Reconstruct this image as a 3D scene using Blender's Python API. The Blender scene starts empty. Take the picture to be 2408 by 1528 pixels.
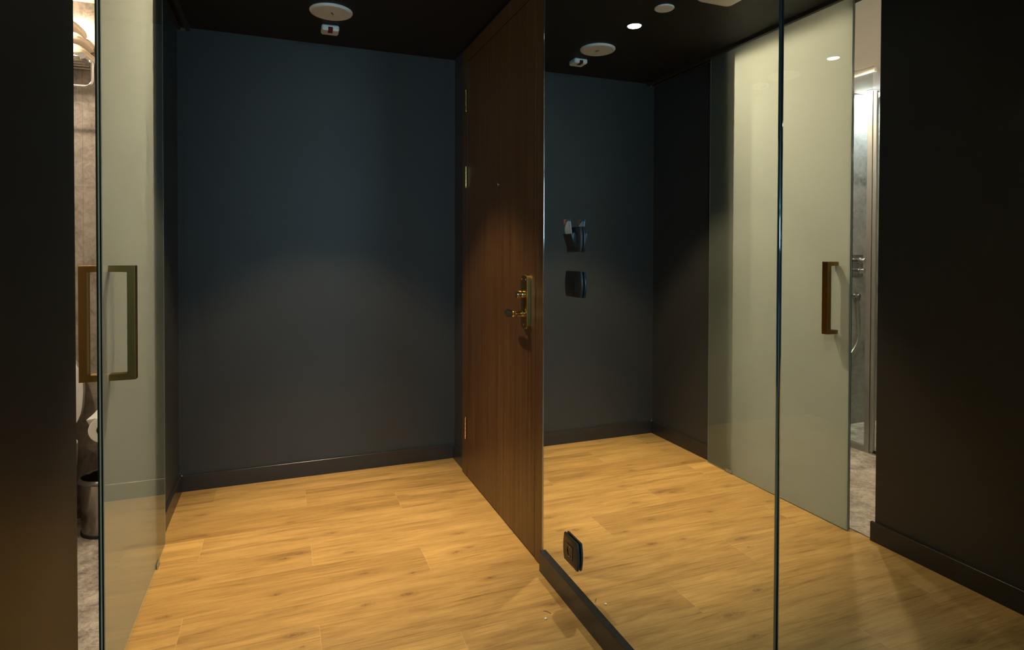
import bpy, bmesh, math, random
from mathutils import Vector, Matrix
random.seed(7)
PI = math.pi
scene = bpy.context.scene
COL = scene.collection

# ------------------------------------------------------------------ camera
cam_d = bpy.data.cameras.new('camera')
cam = bpy.data.objects.new('camera', cam_d); COL.objects.link(cam)
cam_d.sensor_fit = 'HORIZONTAL'; cam_d.sensor_width = 36.0
cam_d.lens = 1407.6 / 2408.0 * 36.0
cam_d.shift_x = 0.0; cam_d.shift_y = (610.2 - 764.0) / 2408.0
cam_d.clip_start = 0.02
R_ = Vector((0.93218981, -0.36195869, 0.0028394))
U_ = Vector((0.00263422, 0.01462786, 0.99988954))
F_ = Vector((0.36196024, 0.93207936, -0.01458942))
m = Matrix.Identity(4)
for i in range(3):
    m[i][0] = R_[i]; m[i][1] = U_[i]; m[i][2] = -F_[i]
m.translation = Vector((0.50850424, -3.64830548, 1.30644459))
cam.matrix_world = m
scene.camera = cam

# ------------------------------------------------------------------ world, exposure
w = bpy.data.worlds.new('daylight'); scene.world = w; w.use_nodes = True
bg = w.node_tree.nodes['Background']
bg.inputs[0].default_value = (0.43, 0.74, 1.0, 1); bg.inputs[1].default_value = 28.0
scene.view_settings.view_transform = 'Standard'
scene.view_settings.look = 'None'
scene.view_settings.exposure = 0.0
scene.view_settings.gamma = 1.0
scene.view_settings.use_curve_mapping = False
cy = scene.cycles
cy.use_denoising = True
cy.use_guiding = True; cy.guiding_training_samples = 32
cy.max_bounces = 10; cy.diffuse_bounces = 5; cy.glossy_bounces = 6
cy.transmission_bounces = 8; cy.transparent_max_bounces = 12
cy.sample_clamp_indirect = 0.0
cy.caustics_reflective = True; cy.caustics_refractive = False
cy.blur_glossy = 0.0

H = 2.5          # ceiling height
W = 1.538        # right wall plane
XM = 1.5073      # mirror plane
XF = 1.5138      # door and frame face
YJ0, YJ1 = -1.7373, -0.855   # bathroom opening
YE = -3.95       # end of the hallway
GX0, GX1 = 0.0205, 0.0355    # glass door back and front
GY0, GY1 = -1.6248, -0.6463
BH = 0.0871

# portal + daylight come through the bedroom window
WIN = dict(x0=-1.55, x1=0.15, z0=1.42, z1=2.36, y=-7.4)
pl = bpy.data.lights.new('window_daylight', 'AREA'); pl.shape = 'RECTANGLE'
pl.size = WIN['x1'] - WIN['x0']; pl.size_y = WIN['z1'] - WIN['z0']
pl.cycles.is_portal = True
po = bpy.data.objects.new('window_daylight', pl); COL.objects.link(po)
po.location = ((WIN['x0'] + WIN['x1']) / 2, WIN['y'] - 0.12, (WIN['z0'] + WIN['z1']) / 2)
po.rotation_euler = (PI / 2, 0, 0)      # -Z axis -> +Y

def spot(name, loc, target, energy, color, size_deg, blend, radius):
    l = bpy.data.lights.new(name, 'SPOT'); l.energy = energy; l.color = color
    l.spot_size = math.radians(size_deg); l.spot_blend = blend; l.shadow_soft_size = radius
    o = bpy.data.objects.new(name, l); COL.objects.link(o)
    o.location = loc
    d = Vector(target) - Vector(loc)
    o.rotation_euler = d.to_track_quat('-Z', 'Y').to_euler()
    return o
LAMP = (0.750, -0.908)
WARM = (1.0, 0.75, 0.44)
spot('hall_spot', (LAMP[0], LAMP[1], 2.488), (LAMP[0], LAMP[1], 0), 355, WARM, 57, 1.0, 0.03)
spot('hall_spot_spill', (LAMP[0], LAMP[1], 2.487), (LAMP[0], LAMP[1], 0), 94, WARM, 79, 0.35, 0.03)
spot('bathroom_spot', (-0.75, -0.93, 2.486), (-0.75, -0.93, 0), 76, (1.0, 0.84, 0.63), 179, 0.12, 0.035)
spot('bathroom_spot', (-0.45, -0.42, 2.488), (-0.45, -0.42, 0), 36, (1.0, 0.90, 0.76), 165, 0.6, 0.035)
spot('shower_spot', (-1.60, -0.455, 2.488), (-1.90, 0.60, 1.2), 75, (0.88, 0.95, 1.0), 125, 0.6, 0.05)
spot('bathroom_spot', (-1.30, -2.30, 2.488), (-1.30, -2.30, 0), 40, (1.0, 0.85, 0.66), 165, 0.6, 0.035)  # added unseen fill lamp, raises bounce light in the bathroom

vl = bpy.data.lights.new('bathroom_fill_uplight', 'AREA'); vl.shape = 'RECTANGLE'; vl.size = 0.7; vl.size_y = 0.05  # added fill light out of view, brightens the bathroom ceiling
vl.energy = 24; vl.color = (1.0, 0.84, 0.64)
vo = bpy.data.objects.new('bathroom_fill_uplight', vl); COL.objects.link(vo)
vo.location = (-1.10, -2.985, 2.015)
vo.rotation_euler = (Vector((0.12, 0.42, 1.0))).to_track_quat('-Z', 'Y').to_euler()

# ------------------------------------------------------------------ node helpers
def new_mat(name):
    mt = bpy.data.materials.new(name); mt.use_nodes = True
    nt = mt.node_tree
    for n in list(nt.nodes): nt.nodes.remove(n)
    out = nt.nodes.new('ShaderNodeOutputMaterial')
    return mt, nt, out
def N(nt, typ, **kw):
    n = nt.nodes.new(typ)
    for k, v in kw.items():
        if k.startswith('i_'):
            key = k[2:]
            key = int(key) if key.isdigit() else key.replace('_', ' ')
            n.inputs[key].default_value = v
        else: setattr(n, k, v)
    return n
def L(nt, a, b): nt.links.new(a, b)
def M_(nt, op, a, b=None, c=None):
    n = nt.nodes.new('ShaderNodeMath'); n.operation = op
    for i, v in enumerate((a, b, c)):
        if v is None: continue
        if isinstance(v, (int, float)): n.inputs[i].default_value = v
        else: nt.links.new(v, n.inputs[i])
    return n.outputs[0]
def ramp(nt, fac, stops):
    r = nt.nodes.new('ShaderNodeValToRGB')
    el = r.color_ramp.elements
    while len(el) < len(stops): el.new(0.5)
    for e, (p, c) in zip(el, stops):
        e.position = p; e.color = (c[0], c[1], c[2], 1)
    nt.links.new(fac, r.inputs[0]); return r.outputs[0]
def mixc(nt, fac, a, b, mode='MIX'):
    n = nt.nodes.new('ShaderNodeMix'); n.data_type = 'RGBA'; n.blend_type = mode
    for s, v in ((n.inputs['Factor'], fac), (n.inputs[6], a), (n.inputs[7], b)):
        if isinstance(v, (int, float)): s.default_value = v
        elif isinstance(v, tuple): s.default_value = (v[0], v[1], v[2], 1)
        else: nt.links.new(v, s)
    return n.outputs[2]
def pbsdf(nt, out, col, rough=0.5, metal=0.0, spec=0.5, coat=0.0):
    p = nt.nodes.new('ShaderNodeBsdfPrincipled')
    if isinstance(col, tuple): p.inputs['Base Color'].default_value = (*col, 1)
    else: nt.links.new(col, p.inputs['Base Color'])
    if isinstance(rough, (int, float)): p.inputs['Roughness'].default_value = rough
    else: nt.links.new(rough, p.inputs['Roughness'])
    p.inputs['Metallic'].default_value = metal
    p.inputs['Specular IOR Level'].default_value = spec
    p.inputs['Coat Weight'].default_value = coat
    nt.links.new(p.outputs[0], out.inputs[0]); return p
def bump(nt, p, h, strength=0.2, dist=0.001):
    b = nt.nodes.new('ShaderNodeBump'); b.inputs['Strength'].default_value = strength
    b.inputs['Distance'].default_value = dist
    nt.links.new(h, b.inputs['Height']); nt.links.new(b.outputs[0], p.inputs['Normal'])
def coords(nt): return nt.nodes.new('ShaderNodeNewGeometry').outputs['Position']
def mapping(nt, vec, scale=(1, 1, 1), loc=(0, 0, 0)):
    n = nt.nodes.new('ShaderNodeMapping'); n.inputs['Scale'].default_value = scale
    n.inputs['Location'].default_value = loc; nt.links.new(vec, n.inputs[0]); return n.outputs[0]
def noise(nt, vec, scale, detail=4, rough=0.5, dist=0.0, w=None):
    n = nt.nodes.new('ShaderNodeTexNoise')
    if w is not None:
        n.noise_dimensions = '4D'; nt.links.new(w, n.inputs['W'])
    n.inputs['Scale'].default_value = scale; n.inputs['Detail'].default_value = detail
    n.inputs['Roughness'].default_value = rough; n.inputs['Distortion'].default_value = dist
    nt.links.new(vec, n.inputs['Vector']); return n.outputs[0]

def simple(name, col, rough=0.5, metal=0.0, spec=0.5, coat=0.0, var=0.12, vscale=9.0, bmp=0.0, bscale=200):
    mt, nt, out = new_mat(name)
    pos = coords(nt)
    f = noise(nt, pos, vscale, 3)
    dk = tuple(c * (1 - var) for c in col); lt = tuple(min(1, c * (1 + var)) for c in col)
    c = mixc(nt, f, dk, lt)
    p = pbsdf(nt, out, c, rough, metal, spec, coat)
    if bmp: bump(nt, p, noise(nt, pos, bscale, 2), bmp, 0.0006)
    return mt

MAT = {}
MAT['wall'] = simple('charcoal_paint', (0.041, 0.0415, 0.0385), 0.48, spec=0.35, var=0.06, bmp=0.25, bscale=350)
MAT['ceil'] = simple('black_ceiling_paint', (0.017, 0.0165, 0.0150), 0.6, spec=0.3, var=0.08)
MAT['base'] = simple('charcoal_lacquer', (0.024, 0.024, 0.024), 0.27, spec=0.5, var=0.08)
MAT['room'] = simple('bedroom_paint', (0.30, 0.29, 0.27), 0.7)
MAT['white_ceil'] = simple('white_plaster', (0.85, 0.82, 0.77), 0.8, var=0.03)
MAT['white'] = simple('white_plastic', (0.72, 0.72, 0.69), 0.4, var=0.03)
MAT['ceramic'] = simple('white_ceramic', (0.62, 0.60, 0.57), 0.12, var=0.02)
MAT['chrome'] = simple('chrome', (0.72, 0.72, 0.72), 0.08, 1.0, var=0.03)
MAT['chrome_dark'] = simple('grey_chrome', (0.45, 0.45, 0.46), 0.18, 1.0, var=0.03)
MAT['alu'] = simple('satin_aluminium', (0.40, 0.40, 0.38), 0.36, 0.7, var=0.05)
MAT['track'] = simple('bronze_anodised_track', (0.085, 0.075, 0.062), 0.35, 0.6, var=0.1)
MAT['black'] = simple('black_plastic', (0.012, 0.012, 0.013), 0.35, var=0.1)
MAT['blackgloss'] = simple('black_gloss', (0.006, 0.006, 0.007), 0.12, var=0.1)
MAT['devface'] = simple('graphite_plastic', (0.014, 0.013, 0.013), 0.42, var=0.08)
MAT['rubber'] = simple('black_rubber', (0.008, 0.008, 0.008), 0.7)
MAT['paper'] = simple('tissue_paper', (0.80, 0.78, 0.74), 0.9, var=0.03)
MAT['core'] = simple('cardboard', (0.16, 0.10, 0.06), 0.9)
MAT['towel'] = simple('cream_terry', (0.74, 0.66, 0.55), 0.95, var=0.08, vscale=60, bmp=0.8, bscale=900)
MAT['red'] = simple('dark_red_plastic', (0.13, 0.008, 0.012), 0.25)
MAT['caulk'] = simple('grey_sealant', (0.32, 0.34, 0.33), 0.3)
MAT['bag'] = simple('black_bin_liner', (0.01, 0.01, 0.01), 0.25)

def brass(name, col, rough):
    mt, nt, out = new_mat(name)
    pos = coords(nt)
    f = noise(nt, mapping(nt, pos, (40, 40, 900)), 1.0, 3)
    c = mixc(nt, f, tuple(x * .86 for x in col), tuple(x * 1.1 for x in col))
    r = M_(nt, 'MULTIPLY_ADD', f, 0.12, rough - .06)
    pbsdf(nt, out, c, r, 1.0)
    return mt
MAT['brass'] = brass('brushed_brass', (0.36, 0.25, 0.085), 0.34)
MAT['handle'] = brass('aged_brass', (0.31, 0.18, 0.050), 0.42)
MAT['brass_pol'] = brass('polished_brass', (0.75, 0.53, 0.20), 0.18)

# mirror
def mk_mirror():
    mt, nt, out = new_mat('mirror_silver')
    pos = coords(nt)
    g = N(nt, 'ShaderNodeBsdfAnisotropic')
    g.inputs['Roughness'].default_value = 0.0
    f = noise(nt, pos, 1.2, 1)
    c = mixc(nt, f, (0.875, 0.905, 0.885), (0.885, 0.915, 0.895))
    L(nt, c, g.inputs['Color']); L(nt, g.outputs[0], out.inputs[0])
    return mt
MAT['mirror'] = mk_mirror()
MAT['mirror_edge'] = simple('polished_glass_edge', (0.30, 0.40, 0.40), 0.06, 0.9, var=0.1)

# glass
def mk_clear(name, tint, rough=0.0, tr=0.0):
    mt, nt, out = new_mat(name)
    pos = coords(nt)
    fr = N(nt, 'ShaderNodeFresnel'); fr.inputs[0].default_value = 1.5
    t = N(nt, 'ShaderNodeBsdfTransparent')
    f = noise(nt, pos, 2.0, 1)
    c = mixc(nt, f, tint, tuple(min(1, x * 1.01) for x in tint))
    L(nt, c, t.inputs[0])
    g = N(nt, 'ShaderNodeBsdfAnisotropic'); g.inputs['Roughness'].default_value = rough
    g.inputs['Color'].default_value = (0.95, 1, 0.98, 1)
    mx = N(nt, 'ShaderNodeMixShader')
    geo = N(nt, 'ShaderNodeNewGeometry')
    # reflect only on the outer side
    fac = M_(nt, 'MULTIPLY', fr.outputs[0], M_(nt, 'SUBTRACT', 1.0, geo.outputs['Backfacing']))
    L(nt, fac, mx.inputs[0]); L(nt, t.outputs[0], mx.inputs[1]); L(nt, g.outputs[0], mx.inputs[2])
    L(nt, mx.outputs[0], out.inputs[0])
    return mt
MAT['glass_front'] = mk_clear('clear_glass_face', (0.93, 0.975, 0.95))
MAT['glass'] = mk_clear('shower_glass', (0.86, 0.90, 0.89))
MAT['window_glass'] = mk_clear('window_glass', (0.95, 0.98, 0.97))
def mk_etched():
    mt, nt, out = new_mat('etched_glass_film')
    pos = coords(nt)
    f = noise(nt, pos, 1.5, 2)
    tc = mixc(nt, f, (0.48, 0.465, 0.395), (0.50, 0.485, 0.41))
    t = N(nt, 'ShaderNodeBsdfTranslucent'); L(nt, tc, t.inputs[0])
    d = N(nt, 'ShaderNodeBsdfDiffuse'); d.inputs[0].default_value = (0.50, 0.53, 0.47, 1)
    a = N(nt, 'ShaderNodeAddShader')
    L(nt, t.outputs[0], a.inputs[0])
    mul = N(nt, 'ShaderNodeMixShader'); mul.inputs[0].default_value = 0.20
    L(nt, t.outputs[0], mul.inputs[1]); L(nt, d.outputs[0], mul.inputs[2])
    L(nt, mul.outputs[0], out.inputs[0])
    nt.nodes.remove(a)
    return mt
MAT['etched'] = mk_etched()
MAT['edge_green'] = simple('dark_green_glass_edge', (0.006, 0.022, 0.018), 0.1, spec=0.6)
MAT['edge_black'] = simple('black_glass_edge', (0.003, 0.005, 0.006), 0.08, spec=0.6)
MAT['edge_pale'] = simple('pale_interlayer', (0.36, 0.38, 0.28), 0.75, spec=0.2)

def emit(name, col, s):
    mt, nt, out = new_mat(name)
    e = N(nt, 'ShaderNodeEmission'); e.inputs[0].default_value = (*col, 1); e.inputs[1].default_value = s
    L(nt, e.outputs[0], out.inputs[0]); return mt
MAT['lens'] = emit('lamp_lens', (1.0, 0.88, 0.68), 34.0)

# ---- laminate floor
ROW0 = -0.0055; PW = 0.2105; PL_ = 1.3445; JX = 0.187; STEP = 0.448
KN = [(0.149,-0.362,1.2),(0.18,-0.602,1),(0.552,-0.599,.7),(0.592,-0.93,1.2),(0.523,-0.954,.9),(0.73,-0.785,1),
      (0.786,-0.998,.9),(0.494,-1.226,.9),(0.817,-1.194,1),(0.123,-1.234,1.2),(0.551,-1.505,1.4),(0.192,-0.997,.8),
      (0.879,-0.573,.8),(0.575,-1.579,.7),(1.278,-0.997,1.3),(1.216,-1.16,1.3),(1.284,-1.14,1.),(1.013,-1.259,.8),
      (0.963,-1.401,1.2),(0.808,-1.415,1.2),(1.453,-1.654,1.2),(1.289,-1.406,.9),(1.379,-0.533,.9),(0.786,-1.856,1.1),
      (0.996,-1.946,1.8),(1.005,-2.07,1.1),(0.13,-0.07,.8),(0.35,-2.35,1.2),(0.95,-2.7,1.3),(0.4,-3.0,1.2),(1.2,-2.45,1.2)]
def mk_floor():
    mt, nt, out = new_mat('oak_laminate')
    pos = coords(nt)
    sp = N(nt, 'ShaderNodeSeparateXYZ'); L(nt, pos, sp.inputs[0])
    X, Y = sp.outputs[0], sp.outputs[1]
    yr = M_(nt, 'DIVIDE', M_(nt, 'SUBTRACT', ROW0, Y), PW)
    row = M_(nt, 'FLOOR', yr)
    fy = M_(nt, 'FRACT', yr)
    xr = M_(nt, 'DIVIDE', M_(nt, 'SUBTRACT', M_(nt, 'SUBTRACT', X, JX), M_(nt, 'MULTIPLY', row, STEP)), PL_)
    pk = M_(nt, 'FLOOR', xr); fx = M_(nt, 'FRACT', xr)
    pid = M_(nt, 'MULTIPLY_ADD', row, 7.31, M_(nt, 'MULTIPLY', pk, 3.17))
    wn = N(nt, 'ShaderNodeTexWhiteNoise', noise_dimensions='1D'); L(nt, pid, wn.inputs['W'])
    rnd = wn.outputs['Value']
    # knots: warp of the grain around each one
    warp = None; core = None
    for kx, ky, ks in KN:
        dx = M_(nt, 'DIVIDE', M_(nt, 'SUBTRACT', X, kx), 0.034 * ks)
        dy = M_(nt, 'DIVIDE', M_(nt, 'SUBTRACT', Y, ky), 0.013 * ks)
        d2 = M_(nt, 'MULTIPLY_ADD', dx, dx, M_(nt, 'MULTIPLY', dy, dy))
        g = M_(nt, 'DIVIDE', 1.0, M_(nt, 'ADD', 1.0, d2))
        wv = M_(nt, 'MULTIPLY', M_(nt, 'MULTIPLY', g, g), M_(nt, 'MULTIPLY', dy, 0.026 * ks))
        cv = M_(nt, 'POWER', g, 2.2)
        warp = wv if warp is None else M_(nt, 'ADD', warp, wv)
        core = cv if core is None else M_(nt, 'MAXIMUM', core, cv)
    Yw = M_(nt, 'SUBTRACT', Y, warp)
    cmb = N(nt, 'ShaderNodeCombineXYZ'); L(nt, X, cmb.inputs[0]); L(nt, Yw, cmb.inputs[1])
    off = M_(nt, 'MULTIPLY', rnd, 37.0)
    v = cmb.outputs[0]
    big = noise(nt, mapping(nt, v, (1.1, 9, 1)), 1.6, 3, .55, .4, off)
    mid = noise(nt, mapping(nt, v, (2.4, 24, 1)), 1.6, 6, .60, .9, off)
    fine = noise(nt, mapping(nt, v, (6, 330, 1)), 1.6, 4, .7, .2, off)
    pores = noise(nt, mapping(nt, v, (14, 520, 1)), 1.6, 2, .5, 0, off)
    g1 = M_(nt, 'MULTIPLY_ADD', big, 0.42, M_(nt, 'MULTIPLY', mid, 0.50))
    g2 = M_(nt, 'MULTIPLY_ADD', fine, 0.34, M_(nt, 'SUBTRACT', g1, 0.04))
    c = ramp(nt, g2, [(0.40, (0.160, 0.094, 0.036)), (0.48, (0.285, 0.175, 0.060)), (0.58, (0.375, 0.236, 0.080)), (0.72, (0.47, 0.305, 0.112))])
    c = mixc(nt, 0.0, c, c)
    ln = noise(nt, mapping(nt, v, (1.3, 130, 1), (0, 3.3, 0)), 1.6, 5, .55, .5, off)
    lr = ramp(nt, ln, [(0.33, (0.62, 0.56, 0.50)), (0.43, (1, 1, 1))])
    c = mixc(nt, 0.75, c, lr, 'MULTIPLY')
    pr = ramp(nt, pores, [(0.30, (0.72, 0.68, 0.62)), (0.44, (1, 1, 1))])
    c = mixc(nt, 0.75, c, pr, 'MULTIPLY')
    tint = ramp(nt, rnd, [(0.0, (0.86, 0.83, 0.80)), (0.5, (1.0, 0.99, 0.98)), (1.0, (1.14, 1.12, 1.06))])
    c = mixc(nt, 1.0, c, tint, 'MULTIPLY')
    # knot cores
    kring = noise(nt, mapping(nt, v, (70, 260, 1)), 1.0, 3, .6, 1.2)
    kf = M_(nt, 'MULTIPLY', core, M_(nt, 'MAXIMUM', M_(nt, 'MULTIPLY_ADD', kring, 3.0, -0.75), 0.10))
    c = mixc(nt, M_(nt, 'MULTIPLY', kf, 0.85), c, (0.125, 0.066, 0.028))
    # seams: long edges nearly closed, end joints a thin pale line
    ey = M_(nt, 'MULTIPLY', M_(nt, 'MINIMUM', fy, M_(nt, 'SUBTRACT', 1.0, fy)), PW)
    ex = M_(nt, 'MULTIPLY', M_(nt, 'MINIMUM', fx, M_(nt, 'SUBTRACT', 1.0, fx)), PL_)
    sx = M_(nt, 'SUBTRACT', 1.0, M_(nt, 'SMOOTH_MIN', M_(nt, 'DIVIDE', ex, 0.0012), 1.0, 0.1))
    sy = M_(nt, 'SUBTRACT', 1.0, M_(nt, 'SMOOTH_MIN', M_(nt, 'DIVIDE', ey, 0.0010), 1.0, 0.1))
    sx = M_(nt, 'MAXIMUM', sx, 0.0); sy = M_(nt, 'MAXIMUM', sy, 0.0)
    c = mixc(nt, M_(nt, 'MULTIPLY', sx, 0.5), c, (0.54, 0.42, 0.27))
    c = mixc(nt, M_(nt, 'MULTIPLY', sy, 0.5), c, (0.56, 0.38, 0.2))
    rr = M_(nt, 'MULTIPLY_ADD', fine, 0.2, 0.36)
    p = pbsdf(nt, out, c, rr, 0, 0.35)
    bump(nt, p, M_(nt, 'ADD', fine, pores), 0.12, 0.0006)
    return mt
MAT['floor'] = mk_floor()

def mk_wood():
    mt, nt, out = new_mat('walnut_veneer')
    pos = coords(nt)
    a = noise(nt, mapping(nt, pos, (60, 60, 0.9)), 1.0, 4, .6, .3)
    b = noise(nt, mapping(nt, pos, (260, 260, 3.2)), 1.0, 4, .65)
    f = noise(nt, mapping(nt, pos, (900, 900, 14)), 1.0, 2, .5)
    g = M_(nt, 'MULTIPLY_ADD', a, 0.45, M_(nt, 'MULTIPLY_ADD', b, 0.4, M_(nt, 'MULTIPLY', f, 0.15)))
    c = ramp(nt, g, [(0.36, (0.046, 0.021, 0.0075)), (0.50, (0.094, 0.044, 0.015)), (0.64, (0.150, 0.075, 0.027))])
    p = pbsdf(nt, out, c, 0.38, 0, 0.35)
    bump(nt, p, b, 0.08, 0.0005)
    return mt
MAT['wood'] = mk_wood()

def mk_stone(name, dark, mid, light, tile=None, scale=1.0, rough=0.35, amt=1.0):
    mt, nt, out = new_mat(name)
    pos = coords(nt)
    a = noise(nt, pos, 3.2 * scale, 8, .62, .8)
    b = noise(nt, mapping(nt, pos, (1, 1, 1), (3, 1, 5)), 13 * scale, 8, .7, 1.6)
    s = noise(nt, pos, 160, 3, .6)
    g = M_(nt, 'MULTIPLY_ADD', a, 0.5, M_(nt, 'MULTIPLY_ADD', b, 0.42, M_(nt, 'MULTIPLY', s, 0.08)))
    c = ramp(nt, g, [(0.36, dark), (0.47, mid), (0.60, light)])
    vein = noise(nt, mapping(nt, pos, (1, 1, 1), (7, 3, 1)), 4.5 * scale, 9, .72, 2.2)
    vf = ramp(nt, M_(nt, 'ABSOLUTE', M_(nt, 'SUBTRACT', vein, 0.5)), [(0.0, (.62, .6, .58)), (0.022, (1, 1, 1))])
    c = mixc(nt, 0.55 * amt, c, vf, 'MULTIPLY')
    if tile:
        sp = N(nt, 'ShaderNodeSeparateXYZ'); L(nt, pos, sp.inputs[0])
        m_ = None
        for ax, size, off in tile:
            fr = M_(nt, 'FRACT', M_(nt, 'DIVIDE', M_(nt, 'SUBTRACT', sp.outputs[ax], off - 50 * size), size))
            d = M_(nt, 'MULTIPLY', M_(nt, 'MINIMUM', fr, M_(nt, 'SUBTRACT', 1.0, fr)), size)
            f = M_(nt, 'LESS_THAN', d, 0.0007)
            m_ = f if m_ is None else M_(nt, 'MAXIMUM', m_, f)
        c = mixc(nt, M_(nt, 'MULTIPLY', m_, 0.55), c, tuple(x * .5 for x in dark))
    p = pbsdf(nt, out, c, rough, 0, 0.4)
    bump(nt, p, g, 0.15, 0.002)
    return mt
MAT['tile_back'] = mk_stone('stone_look_wall_tile', (0.055, 0.044, 0.034), (0.215, 0.178, 0.145), (0.33, 0.285, 0.24), tile=[(0, 0.60, -0.378), (2, 1.20, 0.41)], scale=1.3)
MAT['tile_side'] = mk_stone('stone_look_wall_tile_side', (0.12, 0.095, 0.072), (0.27, 0.222, 0.178), (0.36, 0.305, 0.25), tile=[(1, 0.60, -0.5), (2, 1.20, 0.41)], scale=.9)
MAT['shower_tile'] = mk_stone('grey_shower_tile', (0.11, 0.105, 0.10), (0.23, 0.222, 0.21), (0.33, 0.32, 0.30), tile=[(0, 0.60, -1.9), (2, 0.60, 0.41)], scale=.9)
MAT['stone_floor'] = mk_stone('weathered_stone_floor', (0.055, 0.046, 0.038), (0.32, 0.268, 0.215), (0.62, 0.54, 0.44), scale=2.2, rough=0.4)

def mk_steel():
    mt, nt, out = new_mat('brushed_steel')
    pos = coords(nt)
    f = noise(nt, mapping(nt, pos, (30, 30, 700)), 1, 3)
    c = mixc(nt, f, (0.30, 0.275, 0.25), (0.42, 0.39, 0.36))
    pbsdf(nt, out, c, M_(nt, 'MULTIPLY_ADD', f, .15, .10), 1.0)
    return mt
MAT['steel'] = mk_steel()

# ------------------------------------------------------------------ mesh helpers
def finish(name, bm, mat, parent=None, smooth=False, loc=None, recalc=True):
    me = bpy.data.meshes.new(name)
    if recalc: bmesh.ops.recalc_face_normals(bm, faces=bm.faces)
    bm.to_mesh(me); bm.free()
    mats = mat if isinstance(mat, (list, tuple)) else [mat]
    for q in mats: me.materials.append(MAT[q] if isinstance(q, str) else q)
    if smooth:
        for p in me.polygons: p.use_smooth = True
        try: me.set_sharp_from_angle(angle=math.radians(40))
        except Exception: pass
    o = bpy.data.objects.new(name, me); COL.objects.link(o)
    if parent is not None:
        o.parent = parent
        o.matrix_parent_inverse = Matrix.Translation(parent.location).inverted()
    return o
def box(bm, x0, x1, y0, y1, z0, z1, bevel=0.0, seg=2, mi=0):
    vs = [bm.verts.new((x, y, z)) for x in (x0, x1) for y in (y0, y1) for z in (z0, z1)]
    idx = [(0, 1, 3, 2), (4, 6, 7, 5), (0, 4, 5, 1), (2, 3, 7, 6), (0, 2, 6, 4), (1, 5, 7, 3)]
    fs = [bm.faces.new([vs[i] for i in f]) for f in idx]
    for f in fs: f.material_index = mi
    if bevel:
        es = list({e for f in fs for e in f.edges})
        r = bmesh.ops.bevel(bm, geom=es, offset=bevel, segments=seg, affect='EDGES', profile=0.5, clamp_overlap=True)
        for f in r['faces']: f.material_index = mi
    return fs
def prism(bm, pts, axis, a0, a1, mi=0, bevel=0.0, seg=2):
    """pts: 2D outline in the two other axes (in xyz order); extruded along axis from a0 to a1."""
    def mk(p, a):
        q = [0, 0, 0]; o = [i for i in range(3) if i != axis]
        q[o[0]] = p[0]; q[o[1]] = p[1]; q[axis] = a
        return bm.verts.new(q)
    A = [mk(p, a0) for p in pts]; B = [mk(p, a1) for p in pts]
    n = len(pts); fs = [bm.faces.new(A), bm.faces.new(B[::-1])]
    for i in range(n):
        fs.append(bm.faces.new((A[i], B[i], B[(i + 1) % n], A[(i + 1) % n])))
    for f in fs: f.material_index = mi
    if bevel:
        es = list({e for f in fs[:2] for e in f.edges})
        bmesh.ops.bevel(bm, geom=es, offset=bevel, segments=seg, affect='EDGES', profile=0.5, clamp_overlap=True)
    return fs
def lathe(bm, prof, center, axis='Z', seg=48, cap0=True, cap1=True, mi=0):
    """prof: list of (r, h) along axis."""
    rings = []
    for r, h in prof:
        ring = []
        for k in range(seg):
            a = 2 * PI * k / seg
            u, v = r * math.cos(a), r * math.sin(a)
            p = {'Z': (u, v, h), 'Y': (u, h, v), 'X': (h, u, v)}[axis]
            ring.append(bm.verts.new((center[0] + p[0], center[1] + p[1], center[2] + p[2])))
        rings.append(ring)
    fs = []
    for a, b in zip(rings, rings[1:]):
        for k in range(seg):
            fs.append(bm.faces.new((a[k], a[(k + 1) % seg], b[(k + 1) % seg], b[k])))
    if cap0: fs.append(bm.faces.new(rings[0][::-1]))
    if cap1: fs.append(bm.faces.new(rings[-1]))
    for f in fs: f.material_index = mi
    return fs
def tube(bm, pts, r, seg=14, caps=True, mi=0):
    pts = [Vector(p) for p in pts]; rings = []; prev = None
    for i, p in enumerate(pts):
        t = (pts[min(i + 1, len(pts) - 1)] - pts[max(i - 1, 0)]).normalized()
        if prev is None:
            n = t.orthogonal().normalized()
        else:
            n = (prev - t * prev.dot(t)).normalized()
        prev = n; b = t.cross(n)
        rr = r[i] if isinstance(r, (list, tuple)) else r
        rings.append([bm.verts.new(p + (n * math.cos(2 * PI * k / seg) + b * math.sin(2 * PI * k / seg)) * rr) for k in range(seg)])
    for a, b in zip(rings, rings[1:]):
        for k in range(seg):
            f = bm.faces.new((a[k], a[(k + 1) % seg], b[(k + 1) % seg], b[k])); f.material_index = mi
    if caps:
        bm.faces.new(rings[0][::-1]).material_index = mi; bm.faces.new(rings[-1]).material_index = mi
def loft(bm, rings, cap0=True, cap1=True, closed=True, mi=0):
    R = [[bm.verts.new(p) for p in r] for r in rings]
    for a, b in zip(R, R[1:]):
        n = len(a)
        for k in range(n if closed else n - 1):
            bm.faces.new((a[k], a[(k + 1) % n], b[(k + 1) % n], b[k])).material_index = mi
    if cap0: bm.faces.new(R[0][::-1]).material_index = mi
    if cap1: bm.faces.new(R[-1]).material_index = mi
def arc(cx, cy_, r, a0, a1, n):
    return [(cx + r * math.cos(math.radians(a0 + (a1 - a0) * i / n)), cy_ + r * math.sin(math.radians(a0 + (a1 - a0) * i / n))) for i in range(n + 1)]

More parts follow.
